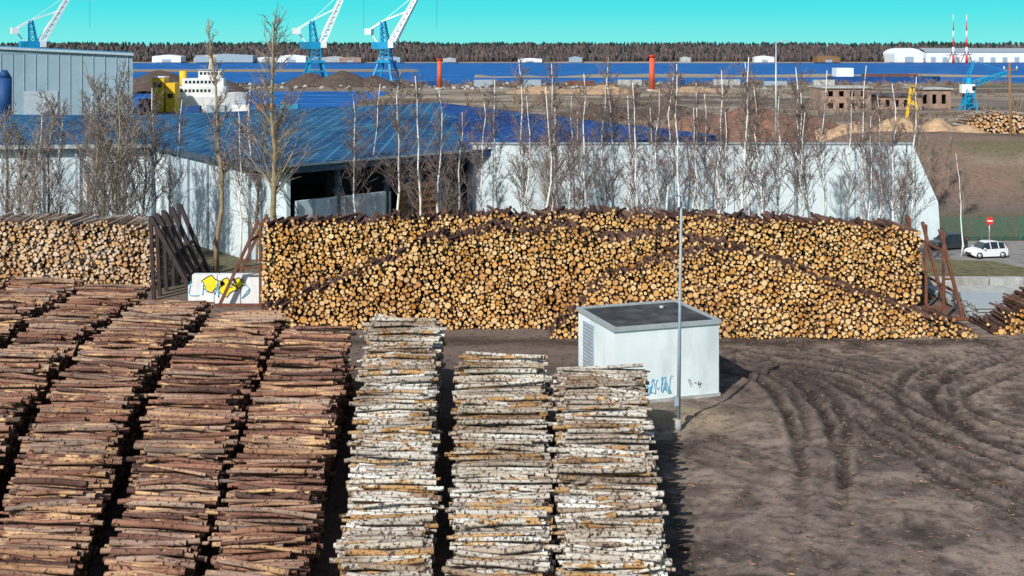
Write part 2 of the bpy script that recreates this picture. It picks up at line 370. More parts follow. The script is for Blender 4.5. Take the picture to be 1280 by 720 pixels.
paint((.25, .165, .125), ss(bank, .1, 1.5)); paint((.13, .085, .07), ss(bank, .1, 1.5)*ss(fbm(GX, GY, 16, 33), .44, .58)); paint((.17, .16, .085), ss(bank, .1, 1.5)*ss(fbm(GX, GY, 12, 43), .53, .62)*.8); paint((.32, .25, .2), ss(bank, .1, 1.5)*ss(fbm(GX, GY*2, 9, 53), .55, .65)*.7)
paint((.24, .195, .165), ss(GY, 150, 190))
paint((.13, .105, .095), ss(GY, 150, 190)*ss(fbm(GX, GY*2, 50, 16), .42, .58))
paint((.36, .30, .235), ss(GY, 190, 220)*ss(fbm(GX, GY*2.5, 40, 17), .54, .64)*(GY < 500))
paint((.13, .14, .08), ss(GY, 190, 220)*ss(fbm(GX, GY*2.5, 30, 27), .56, .66)*(GY < 500)*.7)
paint((.36, .32, .24), bw+bw2*.6); paint((.42, .37, .28), ss(GY, 1235, 1250)); paint((.10, .08, .07), ss(GY, 1268, 1285))
ny, nx = GX.shape
me = bpy.data.meshes.new('ground'); vv = np.stack([GX, GY, Z], -1).reshape(-1, 3)
idx = np.arange(nx*ny).reshape(ny, nx); q = np.stack([idx[:-1, :-1], idx[:-1, 1:], idx[1:, 1:], idx[1:, :-1]], -1).reshape(-1, 4)
me.vertices.add(len(vv)); me.vertices.foreach_set('co', vv.ravel()); me.loops.add(q.size); me.loops.foreach_set('vertex_index', q.ravel().astype(np.int32))
me.polygons.add(len(q)); me.polygons.foreach_set('loop_start', (np.arange(len(q))*4).astype(np.int32)); me.polygons.foreach_set('use_smooth', np.ones(len(q), bool))
at = me.attributes.new('gcol', 'FLOAT_COLOR', 'POINT'); at.data.foreach_set('color', G.reshape(-1)); me.update(calc_edges=True)
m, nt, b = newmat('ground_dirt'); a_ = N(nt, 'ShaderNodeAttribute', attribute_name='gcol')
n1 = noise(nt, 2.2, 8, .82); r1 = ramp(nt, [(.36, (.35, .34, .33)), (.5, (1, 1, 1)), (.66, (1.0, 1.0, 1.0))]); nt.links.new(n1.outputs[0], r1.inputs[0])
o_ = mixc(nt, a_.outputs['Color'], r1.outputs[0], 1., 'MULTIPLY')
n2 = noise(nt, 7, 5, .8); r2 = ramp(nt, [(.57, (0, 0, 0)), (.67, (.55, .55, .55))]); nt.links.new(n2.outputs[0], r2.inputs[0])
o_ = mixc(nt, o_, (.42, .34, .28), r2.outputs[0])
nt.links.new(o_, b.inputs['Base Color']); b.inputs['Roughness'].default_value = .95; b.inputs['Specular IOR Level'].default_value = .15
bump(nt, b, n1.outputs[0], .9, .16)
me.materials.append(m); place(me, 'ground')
m, nt, b = newmat('river_water'); n1 = noise(nt, .12, 6, .65, (.35, 1, 1)); r1 = ramp(nt, [(.35, (.002, .05, .22)), (.55, (.008, .12, .42)), (.75, (.05, .27, .6))])
nt.links.new(n1.outputs[0], r1.inputs[0]); nt.links.new(r1.outputs[0], b.inputs['Base Color']); b.inputs['Roughness'].default_value = .5; b.inputs['Specular IOR Level'].default_value = .08
bump(nt, b, n1.outputs[0], .3, .4); M['water'] = m
w = MB(); w.add([(-3000, 210, -.7), (3000, 210, -.7), (3000, 1262, -.7), (-3000, 1262, -.7)], [(0, 1, 2, 3)], 'water'); w.obj('river_water')

# ------------------------------------------------------------------ simple materials
M['concrete'] = simple('concrete', (.42, .43, .42), .9, .2, 1.5, dirt=(.25, .23, .2))
M['wallblue'] = simple('painted_concrete', (.62, .71, .75), .85, .1, .6, dirt=(.36, .46, .55), dthr=.46)
M['white'] = simple('white_paint', (.78, .8, .8), .7, .05, 1.2, dirt=(.6, .62, .62))
M['subwhite'] = simple('rendered_white', (.74, .82, .84), .8, .05, 1.0, dirt=(.55, .62, .64))
M['bitumen'] = simple('bitumen', (.06, .065, .07), .9, .6, 1.2, dirt=(.03, .03, .035))
M['dark'] = simple('painted_void_shade', (.015, .017, .02), .9, .2, 1)  # near-black colour that paints the shade inside openings
M['steelgrey'] = simple('grey_steel', (.3, .37, .43), .6, .15, 2)
M['slate'] = simple('slate_steel', (.06, .09, .13), .7, .2, 1)
M['panel'] = simple('warehouse_panel', (.2, .3, .37), .7, .12, .15, dirt=(.15, .24, .31))
M['galv'] = simple('galvanised', (.5, .54, .56), .45, .12, 4, metal=.4)
M['rust'] = simple('rusty_steel', (.17, .07, .045), .85, .35, 3, dirt=(.07, .035, .03))
M['rustdark'] = simple('dark_steel', (.05, .035, .035), .8, .3, 3)
M['glass'] = simple('dark_glass', (.02, .03, .04), .12, .1, 1, spec=.6)
M['tyre'] = simple('tyre_rubber', (.02, .02, .02), .9, .2, 5)
M['carwhite'] = simple('car_paint_white', (.8, .82, .84), .3, .02, 1, spec=.5)
M['cardark'] = simple('car_paint_dark', (.03, .04, .05), .3, .05, 1, spec=.5)
M['red'] = simple('red_paint', (.6, .04, .02), .5, .15, 2)
M['orange'] = simple('orange_paint', (.6, .10, .04), .6, .2, .4)
M['yellow'] = simple('yellow_paint', (.8, .5, .03), .6, .12, .5)
M['cyan'] = simple('crane_blue', (.01, .27, .5), .5, .2, .3)
M['cranewhite'] = simple('crane_white', (.82, .85, .86), .5, .06, .3)
M['navy'] = simple('navy_paint', (.01, .06, .2), .6, .15, .5)
M['greengrey'] = simple('fence_green', (.05, .16, .12), .6, .2, 2)
M['wood'] = simple('timber_brown', (.24, .13, .06), .85, .3, 3, mapscale=(4, 4, .5))
M['brick'] = simple('old_brick', (.33, .22, .17), .9, .3, .7, dirt=(.2, .15, .12))
M['chips'] = simple('wood_chips', (.46, .31, .19), .95, .3, 1.3, dirt=(.3, .19, .12))
M['chipsbrown'] = simple('bark_chips', (.2, .11, .075), .95, .4, 1.1)
M['darkheap'] = simple('dark_heap', (.09, .065, .055), .95, .3, .4)
M['grasspatch'] = simple('dry_grass', (.13, .12, .06), .95, .45, 2)
M['asphalt'] = simple('pale_asphalt', (.24, .23, .22), .95, .2, 1.5, dirt=(.15, .14, .13))
M['trunkwhite'] = simple('birch_trunk', (.78, .77, .74), .8, .2, 4, dirt=(.12, .1, .09), mapscale=(1, 1, .6), dthr=.55)
M['twig'] = simple('birch_twigs', (.2, .145, .13), .9, .3, 3)
M['twigpale'] = simple('pale_twigs', (.26, .21, .18), .9, .3, 3)
M['scrub'] = simple('scrub_twigs', (.2, .14, .1), .9, .4, .3)
M['trunkbrown'] = simple('brown_trunk', (.3, .23, .14), .9, .35, 3)
M['gblue'] = simple('graffiti_blue', (.2, .5, .7), .7, .2, 3)
M['gyellow'] = simple('graffiti_yellow', (.85, .7, .03), .7, .1, 3)
M['gblack'] = simple('graffiti_black', (.03, .03, .05), .7, .1, 3)
def mat_roof(name, cols, rz):
    m, nt, b = newmat(name); tc = N(nt, 'ShaderNodeTexCoord'); mp = N(nt, 'ShaderNodeMapping'); mp.inputs['Rotation'].default_value = (0, 0, rz)
    nt.links.new(tc.outputs['Object'], mp.inputs[0]); br = N(nt, 'ShaderNodeTexBrick'); nt.links.new(mp.outputs[0], br.inputs[0])
    br.inputs['Scale'].default_value = 1; br.inputs['Brick Width'].default_value = 1.1; br.inputs['Row Height'].default_value = 5.; br.inputs['Mortar Size'].default_value = .07
    br.offset = 0.; br.inputs['Color1'].default_value = (*cols[0], 1); br.inputs['Color2'].default_value = (*cols[1], 1); br.inputs['Mortar'].default_value = (*cols[2], 1)
    n1 = noise(nt, .16, 7, .7, (1, .4, 1)); r1 = ramp(nt, [(.38, (.25, .35, .5)), (.5, (.8, .8, .8)), (.62, (1, 1, 1))]); nt.links.new(n1.outputs[0], r1.inputs[0])
    o = mixc(nt, br.outputs[0], r1.outputs[0], 1., 'MULTIPLY')
    n2 = noise(nt, .6, 6, .75, (1, .35, 1)); r2 = ramp(nt, [(.54, (0, 0, 0)), (.68, (.7, .7, .7))]); nt.links.new(n2.outputs[0], r2.inputs[0])
    o = mixc(nt, o, (.07, .22, .3), r2.outputs[0])
    nt.links.new(o, b.inputs['Base Color']); b.inputs['Roughness'].default_value = .6; b.inputs['Specular IOR Level'].default_value = .2
    return m
M['roofblue'] = mat_roof('blue_roof', [(.01, .07, .18), (.02, .11, .26), (.07, .25, .38)], .0)
M['roofnavy'] = mat_roof('navy_roof', [(.006, .04, .2), (.01, .06, .28), (.02, .13, .36)], .3)

# ------------------------------------------------------------------ substation
def substation():
    root = empty('transformer_substation', (4.3, 50.2, 0), math.radians(18))
    W_, D_, H_ = 4.85, 4.2, 3.15
    b = MB(); b.box(W_/2, D_/2, H_/2, W_, D_, H_, 'subwhite'); b.obj('walls', parent=root)
    b = MB()
    for (cx, cy, sx, sy) in ((W_/2, -.0, W_+.16, .16), (W_/2, D_, W_+.16, .16), (0, D_/2, .16, D_-.16), (W_, D_/2, .16, D_-.16)):
        b.box(cx, cy, H_+.07, sx, sy, .17, 'galv')
    b.obj('parapet', parent=root)
    b = MB(); b.box(W_/2, D_/2, H_+.04, W_-.16, D_-.16, .08, 'bitumen')
    b.cyl((3.6, 3.1, H_+.08), (3.6, 3.1, H_+.2), .1, 'galv'); b.obj('roof', parent=root)
    b = MB(); b.box(-.03, 2.9, 1.5, .05, 1.2, 2.7, 'steelgrey')
    for i in range(16): b.box(-.075, 2.9, .35+i*.16, .04, 1.08, .05, 'galv')
    b.obj('louvred_door', parent=root)
    b = MB(); b.box(W_/2, -.03, .06, W_+.1, .06, .2, 'concrete'); b.box(-.05, D_/2, .06, .06, D_, .2, 'concrete'); b.obj('plinth', parent=root)
    b = MB(); rr = random.Random(3)
    for k in range(9):
        x = 1.25+k*.16; pts = [(x+rr.uniform(-.12, .16), -.012, .5+rr.uniform(-.15, .55)) for _ in range(5)]
        pp = spl(pts, 24); b.tube(pp, [.02]*len(pp), 4, 'gblue')
    for k in range(3):
        x = 3.5+k*.2; pts = [(x+rr.uniform(-.1, .1), -.012, .55+rr.uniform(-.1, .3)) for _ in range(4)]
        pp = spl(pts, 18); b.tube(pp, [.012]*len(pp), 4, 'gblack')
    b.obj('graffiti', parent=root)
substation()
b = MB(); b.tube([(6.5, 46.9, 0), (6.62, 46.9, 9.3)], [.08, .045], 10, 'steelgrey'); b.cyl((6.5, 46.9, 0), (6.5, 46.9, .5), .13, 'concrete')
b.beam((6.62, 46.9, 9.2), (6.3, 46.5, 9.3), .05, 'galv'); b.box(6.25, 46.4, 9.3, .35, .18, .08, 'steelgrey', .7); b.box(6.42, 46.9, 1.2, .16, .2, .35, 'steelgrey'); b.obj('lamp_post')
rk = random.Random(8)

# ------------------------------------------------------------------ leaning steel braces
def brace(name, xb, xt, ys_, h, up, m='rust'):
    b = MB()
    for y in ys_:
        b.beam((xb, y, 0), (xt, y, h), .17, m); b.beam((up, y, 0), (up, y, h*.97), .14, m)
        b.beam((up, y, h*.45), (xb+(xt-xb)*.45, y, h*.45), .1, m)
        b.box((xb+up)/2, y, .08, abs(xb-up)+.5, .3, .15, m)
    for f in (.3, .75): b.beam((xb+(xt-xb)*f, ys_[0], h*f), (xb+(xt-xb)*f, ys_[-1], h*f), .12, m)
    b.obj(name)
brace('steel_brace', 24.9, 23.6, [66.2, 69.0, 71.8], 5.0, 23.8)
brace('steel_brace', -17.0, -14.7, [69.6, 72.0], 5.0, -14.6)
b = MB()
for i, y in enumerate((71, 72.2, 73.6, 75.2, 77)):
    b.beam((-18.6-.15*i, y, 0), (-21.4, y+.3, 4.9), .24, 'rustdark'); b.beam((-21.3, y+.4, 0), (-21.5, y+.4, 5.), .2, 'rustdark')
for z in (1.2, 2.6): b.beam((-18.9-z*.5, 71, z), (-19.2-z*.5, 77, z), .2, 'rustdark')
b.obj('steel_brace')
b = MB()
for i in range(3): b.box(-18.2+i*1.55, 70.5, .55, 1.5, .6, 1.1, 'white'); b.box(-18.0+i*1.5, 70.5, 1.42, 1.45, .55, .62, 'white')
for cx, cz, rx, rz in ((-17.6, 1.2, .6, .4), (-16.7, 1.0, .5, .45), (-16.0, 1.25, .35, .25)):
    pts = [(cx+rx*math.cos(a)*(1+.35*math.sin(3*a+cx)), 70.185, cz+rz*math.sin(a)*(1+.3*math.cos(4*a))) for a in np.linspace(0, 6.283, 18)[:-1]]
    b.add(pts, [tuple(range(17))], 'gyellow'); b.tube(pts+[pts[0]], [.03]*18, 4, 'gblack')
for k in range(5):
    pts = [(-18.6+k*.75+rk.uniform(-.3, .3), 70.18, .5+rk.uniform(-.2, .9)) for _ in range(4)]; pp = spl(pts, 18); b.tube(pp, [.03]*len(pp), 4, 'gblue')
b.obj('graffiti_block_wall')

# ------------------------------------------------------------------ white wall & blue shed
b = MB()
b.wall((-3.1, 93.5), (31.2, 93.5), 0, 7.5, 7.5, .4, 'wallblue')
b.add([(31.2, 93.5, 0), (33.4, 93.5, 0), (33.2, 93.5, 3.0), (31.2, 93.5, 7.5), (31.2, 93.9, 0), (33.4, 93.9, 0), (33.2, 93.9, 3.0), (31.2, 93.9, 7.5)],
      [(0, 1, 2, 3), (7, 6, 5, 4), (1, 5, 6, 2), (2, 6, 7, 3)], 'wallblue')
b.box(14, 93.7, 7.56, 34.6, .6, .12, 'galv')
for i in range(15): b.box(-1.5+i*2.35, 93.46, 3.7, .05, .06, 7.38, 'steelgrey')
for i in range(15): b.box(-1.5+i*2.35, 95.4, 2.5, .4, 3.2, 5, 'concrete')
b.obj('concrete_storage_wall')
A, B_, C_, D2, E2, F_ = (-15.5, 80, 7.0), (-3.1, 92.5, 7.0), (19, 107.5, 7.15), (-8, 132, 9.0), (-41, 136, 7.4), (-28.6, 96.5, 7.1)
b = MB()
b.slab([A, B_, D2], .45, 'roofblue', 'slate'); b.slab([B_, C_, D2], .45, 'roofnavy', 'navy'); b.slab([A, D2, E2, F_], .45, 'roofblue', 'slate')
b.slab([(-62, 92, 7.1), (-28.9, 96.5, 7.1), (-41.3, 136, 7.4), (-100, 136, 7.6)], .35, 'roofblue', 'steelgrey')
b.beam(Vector(A)+Vector((0, 0, .08)), Vector(B_)+Vector((0, 0, .08)), .14, 'galv')
b.beam(Vector(B_)+Vector((0, 0, .08)), Vector(C_)+Vector((0, 0, .08)), .12, 'navy')
b.beam((-62, 91.9, 7.15), (-28.9, 96.4, 7.15), .3, 'galv')
b.wall((-62, 92.6), (-29, 97), 0, 6.7, 6.7, .4, 'wallblue'); b.wall((-29, 97), (-15.2, 80.9), 0, 6.6, 6.5, .3, 'wallblue')
b.box(-44, 94.6, 1.6, 4, .5, 3.2, 'dark', .13)  # near-black panel painted as the shade of a doorway, no real opening
for i in range(7): p = Vector((-29, 97, 0)).lerp(Vector((-15.3, 81, 0)), i/6.5); b.box(p.x-.05, p.y-.1, 3.3, .14, .14, 6.5, 'steelgrey', -.87)
for i in range(12): b.box(-60+i*2.8, 92.6+i*.373-.1, 3.3, .14, .14, 6.6, 'steelgrey')
b.wall((-14.6, 81.4), (-8.9, 87.2), 0, 4.6, 4.6, .3, 'wallblue')
for f in (.25, .5, .62, .8, .97):
    p = Vector(A).lerp(Vector(B_), f); b.box(p.x+.2, p.y+.9, 3.3, .3, .3, 6.5, 'slate', .78)
b.wall((-8.2, 88.0), (-5.4, 90.9), 0, 5.0, 5.0, .2, 'wood')
for i in range(9): z = .5+i*.52; b.beam((-8.3, 87.85, z), (-5.5, 90.75, z), .1, 'wood')
for i in range(7):
    f = i/6; p = Vector((-14.6, 81.4, 0)).lerp(Vector((-8.9, 87.2, 0)), f); b.box(p.x+.05, p.y-.1, 2.3, .1, .1, 4.6, 'steelgrey', .78)
b.wall((17, 109), (-8, 131), 0, 6.7, 8.4, .3, 'slate'); b.wall((-8, 131), (-40, 135), 0, 8.4, 6.9, .3, 'slate')
b.wall((-13, 84.5), (-3.4, 94), 0, 6.5, 6.5, .3, 'dark')  # near-black sheet painting the shed's interior shade behind the open front
b.obj('blue_roof_shed')
b = MB()
P0, P1, P2, P3 = (-149, 250, 0), (-79, 250, 0), (-95.5, 300, 0), (-165, 300, 0)
b.slab([(p[0], p[1], 13.8) for p in (P0, P1, P2, P3)], 13.8, 'panel')
b.slab([(-122, 249.3, 16.0), (-78.6, 249.3, 13.9), (-95, 301, 13.9), (-138, 301, 16.0)], .5, 'cyan', 'steelgrey')
b.slab([(-160, 249.3, 14.2), (-122, 249.3, 16.0), (-138, 301, 16.0), (-176, 301, 14.2)], .5, 'cyan', 'steelgrey')
b.add([(-149, 249.9, 13.8), (-79.2, 249.9, 13.8), (-122, 249.9, 15.6)], [(0, 1, 2)], 'panel')
for i in range(28): b.box(-80-i*2.4, 249.9, 6.9, .14, .2, 13.7, 'steelgrey')
b.box(-98, 249.8, 3, 7, .4, 6, 'steelgrey'); b.obj('warehouse')
b = MB(); b.cyl((-101.5, 240, 0), (-101.5, 240, 9), 1.4, 'navy'); b.cyl((-101.5, 240, 9), (-101.5, 240, 10.6), 1.4, 'navy', .5); b.obj('silo')

# ------------------------------------------------------------------ trees
def tree_mesh(name, h, seed, spread=.16, nb=26, tw=6, r0=.1, mats=('trunkwhite', 'twig'), tmin=.3, lean=0., up=(40, 68), tk=1.):
    rr = random.Random(seed); b = MB(); k = 9; pts = []
    wob = [(rr.uniform(-1, 1), rr.uniform(-1, 1)) for _ in range(k)]
    x = y = 0
    for i in range(k):
        pts.append(Vector((x, y, h*i/(k-1)))); x += wob[i][0]*.018*h+lean*h/k; y += wob[i][1]*.018*h
    rad = [r0*(1-.88*(i/(k-1))**.9)+.008 for i in range(k)]; b.tube(pts, rad, 6, mats[0])
    def at(t):
        f = t*(k-1); i = min(int(f), k-2); return pts[i].lerp(pts[i+1], f-i)
    for _ in range(nb):
        t = rr.uniform(tmin, .97); p = at(t); az = rr.uniform(0, 6.283); el = math.radians(rr.uniform(*up))
        ln = spread*h*(1.15-t)**.7*rr.uniform(.55, 1.15)
        d = Vector((math.cos(az)*math.cos(el), math.sin(az)*math.cos(el), math.sin(el))); q = [p]; dd = d.copy()
        for s_ in range(3):
            dd = (dd+Vector((rr.uniform(-.2, .2), rr.uniform(-.2, .2), .12))).normalized(); q.append(q[-1]+dd*ln/3)
        rb = max(.016, r0*.34*(1-t*.7)); b.tube(q, [rb, rb*.75, rb*.55, .01], 3, mats[1] if rb < .03 or mats[0] == 'trunkwhite' else mats[0], False, False)
        for _2 in range(tw):
            f = rr.uniform(.2, 1)*3; i = min(int(f), 2); s0 = q[i].lerp(q[i+1], f-i)
            d2 = (dd+Vector((rr.uniform(-1, 1), rr.uniform(-1, 1), rr.uniform(-.5, .7)))*.8).normalized(); l2 = ln*rr.uniform(.25, .55)
            s1 = s0+d2*l2*.5; s2 = s1+(d2+Vector((rr.uniform(-.3, .3), rr.uniform(-.3, .3), rr.uniform(-.4, .1)))).normalized()*l2*.5
            b.tube([s0, s1, s2], [.015*tk, .012*tk, .007*tk], 3, mats[1], False, False)
            e = s1+Vector((rr.uniform(-1, 1), rr.uniform(-1, 1), rr.uniform(-.6, .8)))*l2*.5
            b.tube([s1, e], [.011*tk, .006*tk], 3, mats[1], False, False)
    return b.mesh(name)
birch = [tree_mesh('birch_tree', 12, s, spread=.2+.025*(s % 3), nb=42+6*(s % 3), tw=7, r0=.1, tmin=.18+.05*(s % 4), lean=.016*((s % 3)-1), tk=1.1) for s in range(12)]
rt = random.Random(11)
def put_birch(px, Y, top):
    X = (px-640)*Y/1500; z = 15-(top-60)*Y/1500
    place(rt.choice(birch), 'birch_tree', (X, Y, 0), rt.uniform(0, 6.28), z/12)
for px, top in ((443, 118), (461, 105), (496, 90), (525, 95), (546, 112), (603, 118), (622, 100), (648, 75), (664, 120), (682, 108), (703, 78), (716, 120), (733, 92), (748, 108),
                (765, 72), (782, 120), (797, 104), (815, 112), (832, 88), (850, 80), (868, 102), (886, 118), (899, 88), (926, 72), (937, 78), (960, 108), (976, 120), (994, 84),
                (1012, 116), (1036, 88), (1058, 114), (1078, 82), (1098, 120), (1118, 106), (1136, 96), (575, 140), (690, 135), (725, 140), (806, 135), (876, 135), (912, 140), (1003, 140), (1090, 145)):
    put_birch(px, rt.uniform(77, 91), top)
for px, top in ((45, 118), (75, 128), (105, 92), (118, 120), (150, 95), (190, 110), (215, 125), (318, 110), (300, 120)): put_birch(px, rt.uniform(82, 90), top)
pl = tree_mesh('birch_tree', 12, 77, spread=.1, nb=14, tmin=.5, lean=.03); place(pl, 'birch_tree', (32.2, 86, 0), .2, .62)
big1 = tree_mesh('alder_tree', 17, 101, spread=.13, nb=60, tw=8, r0=.2, mats=('trunkbrown', 'twigpale'), tmin=.3, up=(35, 65), tk=1.3)
big2 = tree_mesh('alder_tree', 17, 102, spread=.26, nb=64, tw=8, r0=.26, mats=('trunkbrown', 'twigpale'), tmin=.28, up=(38, 60), tk=1.3)
place(big1, 'alder_tree', (-19.7, 80, 0), 0, 1.0); place(big2, 'alder_tree', (-15.3, 79, 0), 1, 1.0)
sh = [tree_mesh('bare_shrub', 7, 200+i, spread=.4, nb=40, tw=8, r0=.08, mats=('trunkbrown', 'twigpale'), tmin=.06, up=(45, 75)) for i in range(4)]
for px, Y, top in ((20, 84, 165), (62, 86, 130), (125, 84, 100), (148, 80, 105), (160, 84, 130), (182, 82, 150), (40, 80, 175), (3, 82, 150), (110, 79, 160), (322, 84, 125), (690, 84, 190), (1128, 84, 200), (560, 86, 215), (1165, 112, 175), (1185, 118, 170), (1150, 106, 165), (1205, 108, 205)):
    X = (px-640)*Y/1500; z = 15-(top-60)*Y/1500; place(rt.choice(sh), 'bare_shrub', (X, Y, 0), rt.uniform(0, 6), z/7)
b = MB(); rr = random.Random(77)
for i in range(420):
    y = rr.choice((rr.uniform(210, 270), rr.uniform(300, 440), rr.gauss(480, 8))); x = rr.uniform(-40, 150)*y/300; h = rr.uniform(1, 3.2)
    for k in range(9):
        b.tube([(x+rr.gauss(0, .5), y+rr.gauss(0, .5), 0), (x+rr.gauss(0, 1.3), y+rr.gauss(0, 1), h*rr.uniform(.6, 1))], [.16, .05], 3, 'scrub', False, False)
b.obj('scrub_bushes')

# ------------------------------------------------------------------ distant forest
def forest():
    vs = []; fs = []; cols = []; rr = random.Random(9)
    ph = (1+5**.5)/2
    ico = [Vector(v).normalized() for v in ((-1, ph, 0), (1, ph, 0), (-1, -ph, 0), (1, -ph, 0), (0, -1, ph), (0, 1, ph), (0, -1, -ph), (0, 1, -ph), (ph, 0, -1), (ph, 0, 1), (-ph, 0, -1), (-ph, 0, 1))]
    ifc = [(0, 11, 5), (0, 5, 1), (0, 1, 7), (0, 7, 10), (0, 10, 11), (1, 5, 9), (5, 11, 4), (11, 10, 2), (10, 7, 6), (7, 1, 8), (3, 9, 4), (3, 4, 2), (3, 2, 6), (3, 6, 8), (3, 8, 9), (4, 9, 5), (2, 4, 11), (6, 2, 10), (8, 6, 7), (9, 8, 1)]
    for rowi in range(12):
        Y0 = 1283+rowi*28; z0 = float(15*ss(np.array(float(Y0)), 1275, 1560))*.9
        x = -900
        while x < 900:
            x += rr.uniform(1.3, 4.2); h = rr.uniform(6.5, 10.)*(1.+.25*mnoise.noise((x*.01, rowi*.3, 1))); pine = rr.random() < (.1 if rowi < 8 else .8)
            r = h*(.16 if pine else .22); y = Y0+rr.uniform(-12, 12); o = len(vs)
            c = (.03, .06, .055) if pine else rr.choice([(.13, .1, .1), (.11, .09, .093), (.15, .112, .108), (.1, .083, .086)])
            j = rr.uniform(.85, 1.15)
            for v in ico:
                q_ = 1+rr.uniform(-.3, .3); vs.append((x+v.x*r*q_, y+v.y*r*q_, z0+h*.52+v.z*h*.52*q_)); cols += [c[0]*j, c[1]*j, c[2]*j, 1]
            fs += [(a+o, b_+o, c_+o) for a, b_, c_ in ifc]
    me = bpy.data.meshes.new('distant_forest'); me.from_pydata(vs, [], fs); at = me.attributes.new('fcol', 'FLOAT_COLOR', 'POINT'); at.data.foreach_set('color', cols)
    m, nt, b = newmat('forest'); a = N(nt, 'ShaderNodeAttribute', attribute_name='fcol'); n1 = noise(nt, .5, 4, .7); r1 = ramp(nt, [(.35, (.6, .6, .6)), (.6, (1, 1, 1))]); nt.links.new(n1.outputs[0], r1.inputs[0])
    nt.links.new(mixc(nt, a.outputs['Color'], r1.outputs[0], 1., 'MULTIPLY'), b.inputs['Base Color']); b.inputs['Roughness'].default_value = 1; b.inputs['Specular IOR Level'].default_value = 0
    me.materials.append(m); place(me, 'distant_forest')
forest()

# ------------------------------------------------------------------ mounds
def mound(name, cx, cy, peaks, m, n=60, rough=.5):
    x0 = min(p[0]-p[2] for p in peaks); x1 = max(p[0]+p[2] for p in peaks); y0 = min(p[1]-p[2] for p in peaks); y1 = max(p[1]+p[2] for p in peaks)
    vs = []; fs = []
    for j in range(n):
        for i in range(n):
            x = x0+(x1-x0)*i/(n-1); y = y0+(y1-y0)*j/(n-1); z = -.3
            for (a, c, r, h) in peaks:
                d = math.hypot(x-a, y-c)/r; z = max(z, h*(1-(d*d+.02)**.5*.9-.1*d*d)+rough*mnoise.noise((x*.25, y*.25, h))+rough*.4*mnoise.noise((x*1.1, y*1.1, h))) if d < 1.15 else z
            vs.append((cx+x, cy+y, z))
    for j in range(n-1):
        for i in range(n-1): a = j*n+i; fs.append((a, a+1, a+n+1, a+n))
    b = MB(); b.add(vs, fs, m, True); b.obj(name)
mound('bark_pile', 39, 192, [(0, 0, 14, 6.8), (-9, 3, 10, 4.8), (9, 2, 9, 4.4)], 'chipsbrown', rough=.8)
mound('wood_chip_pile', 60, 186, [(-6, 0, 8, 4.2), (0, 1, 8, 4.7), (6, 0, 7.5, 4.2), (11, 1, 7, 3.6), (-11, 1, 6, 3)], 'chips', rough=.7)
mound('gravel_pile', 20, 260, [(0, 0, 14, 3.2), (14, 2, 12, 3)], 'darkheap')
mound('dirt_heap', -126, 430, [(0, 0, 18, 8), (16, 4, 14, 6)], 'darkheap')
mound('dirt_heap', -66, 470, [(0, 0, 14, 7), (-14, 4, 12, 6), (12, 0, 10, 5)], 'darkheap')
mound('sand_heap', 10, 400, [(0, 0, 12, 2.5), (20, 0, 14, 3), (50, 5, 16, 2.4)], 'chips')
b = MB(); rr = random.Random(4)
for i in range(700):
    x = rr.uniform(-150, 160); y = rr.choice((rr.gauss(455, 12), rr.gauss(492, 5))); s_ = rr.uniform(.4, 1.2)
    b.tube([(x, y, -.1), (x+rr.uniform(-.3, .3)*s_, y, s_*.5), (x, y, s_*.8)], [s_, s_*.85, s_*.3], 5, rr.choice(('concrete', 'darkheap', 'darkheap')), True, False)
b.obj('shore_rocks')

